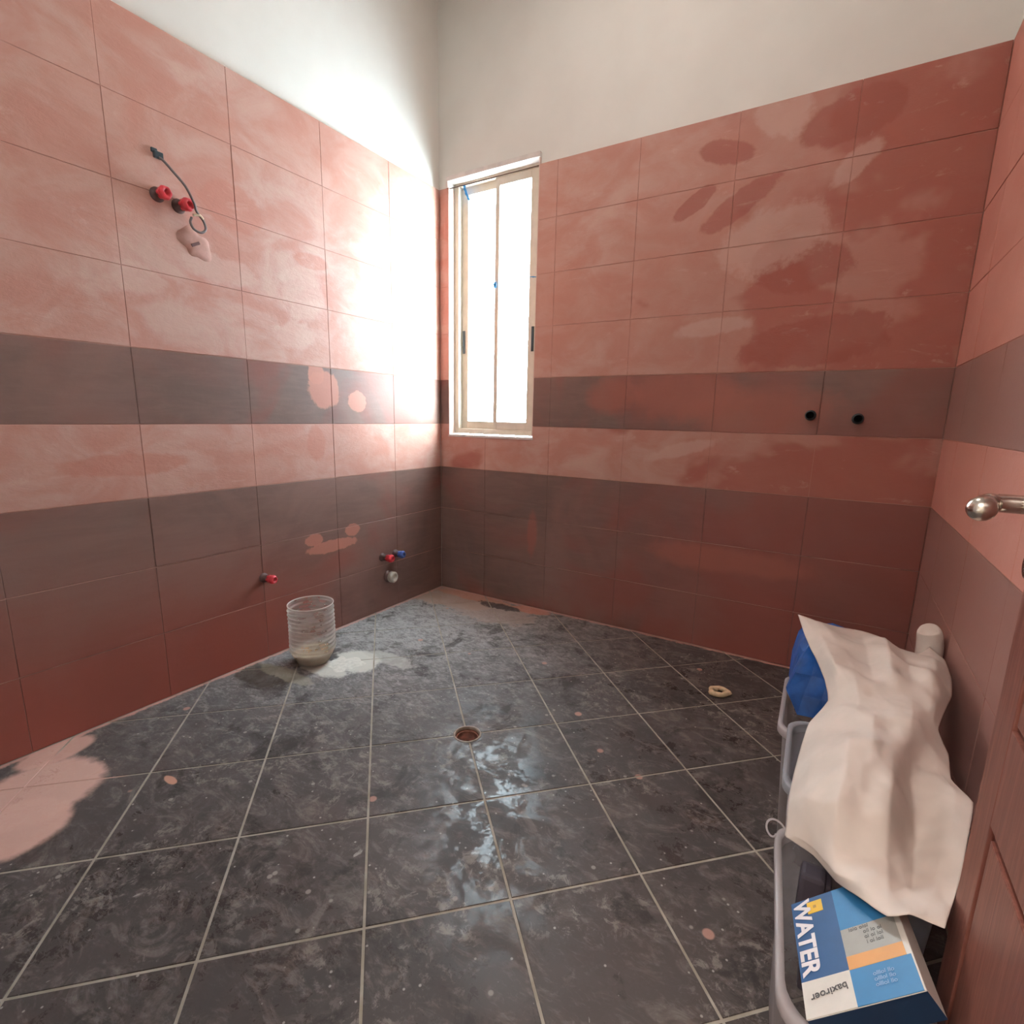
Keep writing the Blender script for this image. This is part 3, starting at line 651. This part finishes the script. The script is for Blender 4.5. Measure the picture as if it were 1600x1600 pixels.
for z, c4 in LV:
    ring = []
    for k in range(4):
        A, B = np.array(c4[k]), np.array(c4[(k+1) % 4])
        for t in range(6):
            p = A+(B-A)*t/6; q = Vector((p[0]*14, p[1]*14, z*14)); ring.append(bm.verts.new((p[0]+.010*noise.noise(q), p[1]+.012*noise.noise(q+Vector((5, 0, 0))), z+.010*noise.noise(q+Vector((0, 9, 0))))))
    rings.append(ring)
for A, B in zip(rings, rings[1:]):
    for i in range(24): bm.faces.new((A[i], A[(i+1) % 24], B[(i+1) % 24], B[i]))
bm.faces.new(rings[0][::-1]); bm.faces.new(rings[-1])
tag(new('bag', bm, M_BAG), 'blue plastic bag stuffed in the far tub, sticking out under the paper', 'bag')

# ------------------------------------------------------------------ crumpled paper sheet (surface spanned by its own fold heights)
rows = [  # (x, y of the photograph where a fold corner is seen, height above the floor)
 [(1246, 963, .515), (1275, 972, .52), (1308, 980, .50), (1345, 987, .48), (1380, 998, .49), (1405, 1014, .48), (1434, 1022, .47), (1452, 1012, .47)],
 [(1258, 995, .50), (1285, 998, .515), (1315, 1006, .50), (1350, 1012, .49), (1385, 1018, .50), (1412, 1030, .49), (1445, 1034, .48), (1476, 1034, .46)],
 [(1275, 1030, .48), (1300, 1036, .505), (1330, 1040, .505), (1358, 1046, .49), (1390, 1046, .51), (1420, 1054, .50), (1450, 1056, .50), (1487, 1064, .46)],
 [(1288, 1065, .46), (1308, 1068, .48), (1338, 1072, .50), (1365, 1078, .49), (1395, 1082, .50), (1425, 1088, .50), (1455, 1090, .49), (1487, 1090, .46)],
 [(1293, 1098, .44), (1316, 1100, .46), (1342, 1106, .48), (1368, 1112, .48), (1398, 1116, .49), (1425, 1120, .49), (1452, 1120, .48), (1474, 1118, .46)],
 [(1264, 1130, .42), (1296, 1134, .45), (1330, 1140, .47), (1362, 1146, .475), (1392, 1150, .48), (1420, 1150, .48), (1445, 1144, .47), (1466, 1142, .46)],
 [(1252, 1165, .42), (1285, 1172, .46), (1322, 1180, .48), (1358, 1186, .485), (1392, 1182, .485), (1422, 1172, .47), (1450, 1172, .45), (1482, 1180, .43)],
 [(1240, 1210, .41), (1278, 1218, .46), (1318, 1226, .485), (1355, 1232, .49), (1392, 1228, .49), (1424, 1212, .455), (1455, 1206, .44), (1486, 1218, .44)],
 [(1230, 1258, .40), (1268, 1262, .45), (1306, 1268, .475), (1346, 1276, .48), (1388, 1276, .485), (1432, 1262, .445), (1475, 1246, .44), (1520, 1257, .45)],
 [(1227, 1300, .375), (1264, 1304, .41), (1304, 1312, .45), (1346, 1322, .46), (1390, 1326, .465), (1432, 1318, .43), (1472, 1312, .435), (1512, 1312, .45)],
 [(1226, 1308, .37), (1268, 1330, .39), (1306, 1350, .43), (1348, 1368, .45), (1390, 1380, .455), (1428, 1376, .44), (1464, 1374, .44), (1500, 1372, .45)],
 [(1228, 1312, .37), (1270, 1338, .38), (1308, 1362, .41), (1352, 1392, .44), (1388, 1416, .455), (1420, 1430, .455), (1448, 1442, .45), (1476, 1453, .45)]]
Gd = np.array([[pix(*p) for p in r] for r in rows]); nr, nc = Gd.shape[:2]
Gd[:, :, 0] = np.minimum(Gd[:, :, 0], 2.408)
def cr(A, n):   # Catmull-Rom along axis 0
    P = np.concatenate([2*A[:1]-A[1:2], A, 2*A[-1:]-A[-2:-1]]); out = []
    for i in range(1, len(P)-2):
        for k in range(n):
            t = k/n; a, b, c, d = P[i-1:i+3]; out.append(.5*((2*b)+(-a+c)*t+(2*a-5*b+4*c-d)*t*t+(-a+3*b-3*c+d)*t**3))
    out.append(P[-2]); return np.array(out)
def li(A, n):   # straight facets between the folds
    return np.array([A[i]*(1-k/n)+A[i+1]*k/n for i in range(len(A)-1) for k in range(n)]+[A[-1]])
Gd[7:11, 5, 2] -= .022; Gd[6:9, 2, 2] += .012; Gd[3:7, 3, 2] += .012; Gd[1:3, 4, 2] += .015; Gd[9:, 2:5, 2] -= .018
Sf = .4*cr(cr(Gd, 12).transpose(1, 0, 2), 12).transpose(1, 0, 2)+.6*li(li(Gd, 12).transpose(1, 0, 2), 12).transpose(1, 0, 2)
bm = bmesh.new(); vg = []
for i in range(Sf.shape[0]):
    row = []
    for j in range(Sf.shape[1]):
        p = Sf[i, j]; q = Vector(p)
        e = min(1, min(j, Sf.shape[1]-1-j, i, Sf.shape[0]-1-i)/8)
        a_ = abs(noise.noise(q*6.5+Vector((1, 2, 0)))); b2 = abs(noise.noise(q*13+Vector((3, 1, 0)))); v1 = noise.voronoi(Vector((q.x*8, q.y*5.5, 0)))[0]; v2 = noise.voronoi(Vector((q.x*19+3, q.y*15, 0)))[0]; h = .012*a_+.006*b2+.034*v1[0]+.010*(v2[0])+.0008*noise.noise(q*60)-.012
        row.append(bm.verts.new((p[0], p[1], p[2]+(h-.004)*(.25+.75*e))))
    vg.append(row)
for i in range(len(vg)-1):
    for j in range(len(vg[0])-1): bm.faces.new((vg[i][j], vg[i+1][j], vg[i+1][j+1], vg[i][j+1]))
M_PAPER = simple('crumpled_paper', (.62, .53, .475), .8, .06, 9, spec=.2, bump=.25)
pa = tag(new('paper_sheet', bm, M_PAPER, None, True), 'large crumpled off-white paper sheet draped over the storage tubs', 'paper')
md = pa.modifiers.new('s', 'SOLIDIFY'); md.thickness = .0012
# rounded lobe of rolled paper standing up at the wall
pts = [(2.384, -.73, .003), (2.384, -.72, .15), (2.384, -.71, .30), (2.384, -.70, .43), (2.383, -.69, .47), (2.378, -.685, .50), (2.372, -.69, .515)]
bm = bmesh.new(); tube(bm, spline(pts, 6), lambda t: .033*math.sqrt(max(.02, 1-t**9)), 16); o = new('paper_roll', bm, M_PAPER, None, True)
tag(o, 'rounded end of a pale paper roll poking up behind the crumpled sheet', 'paper roll')
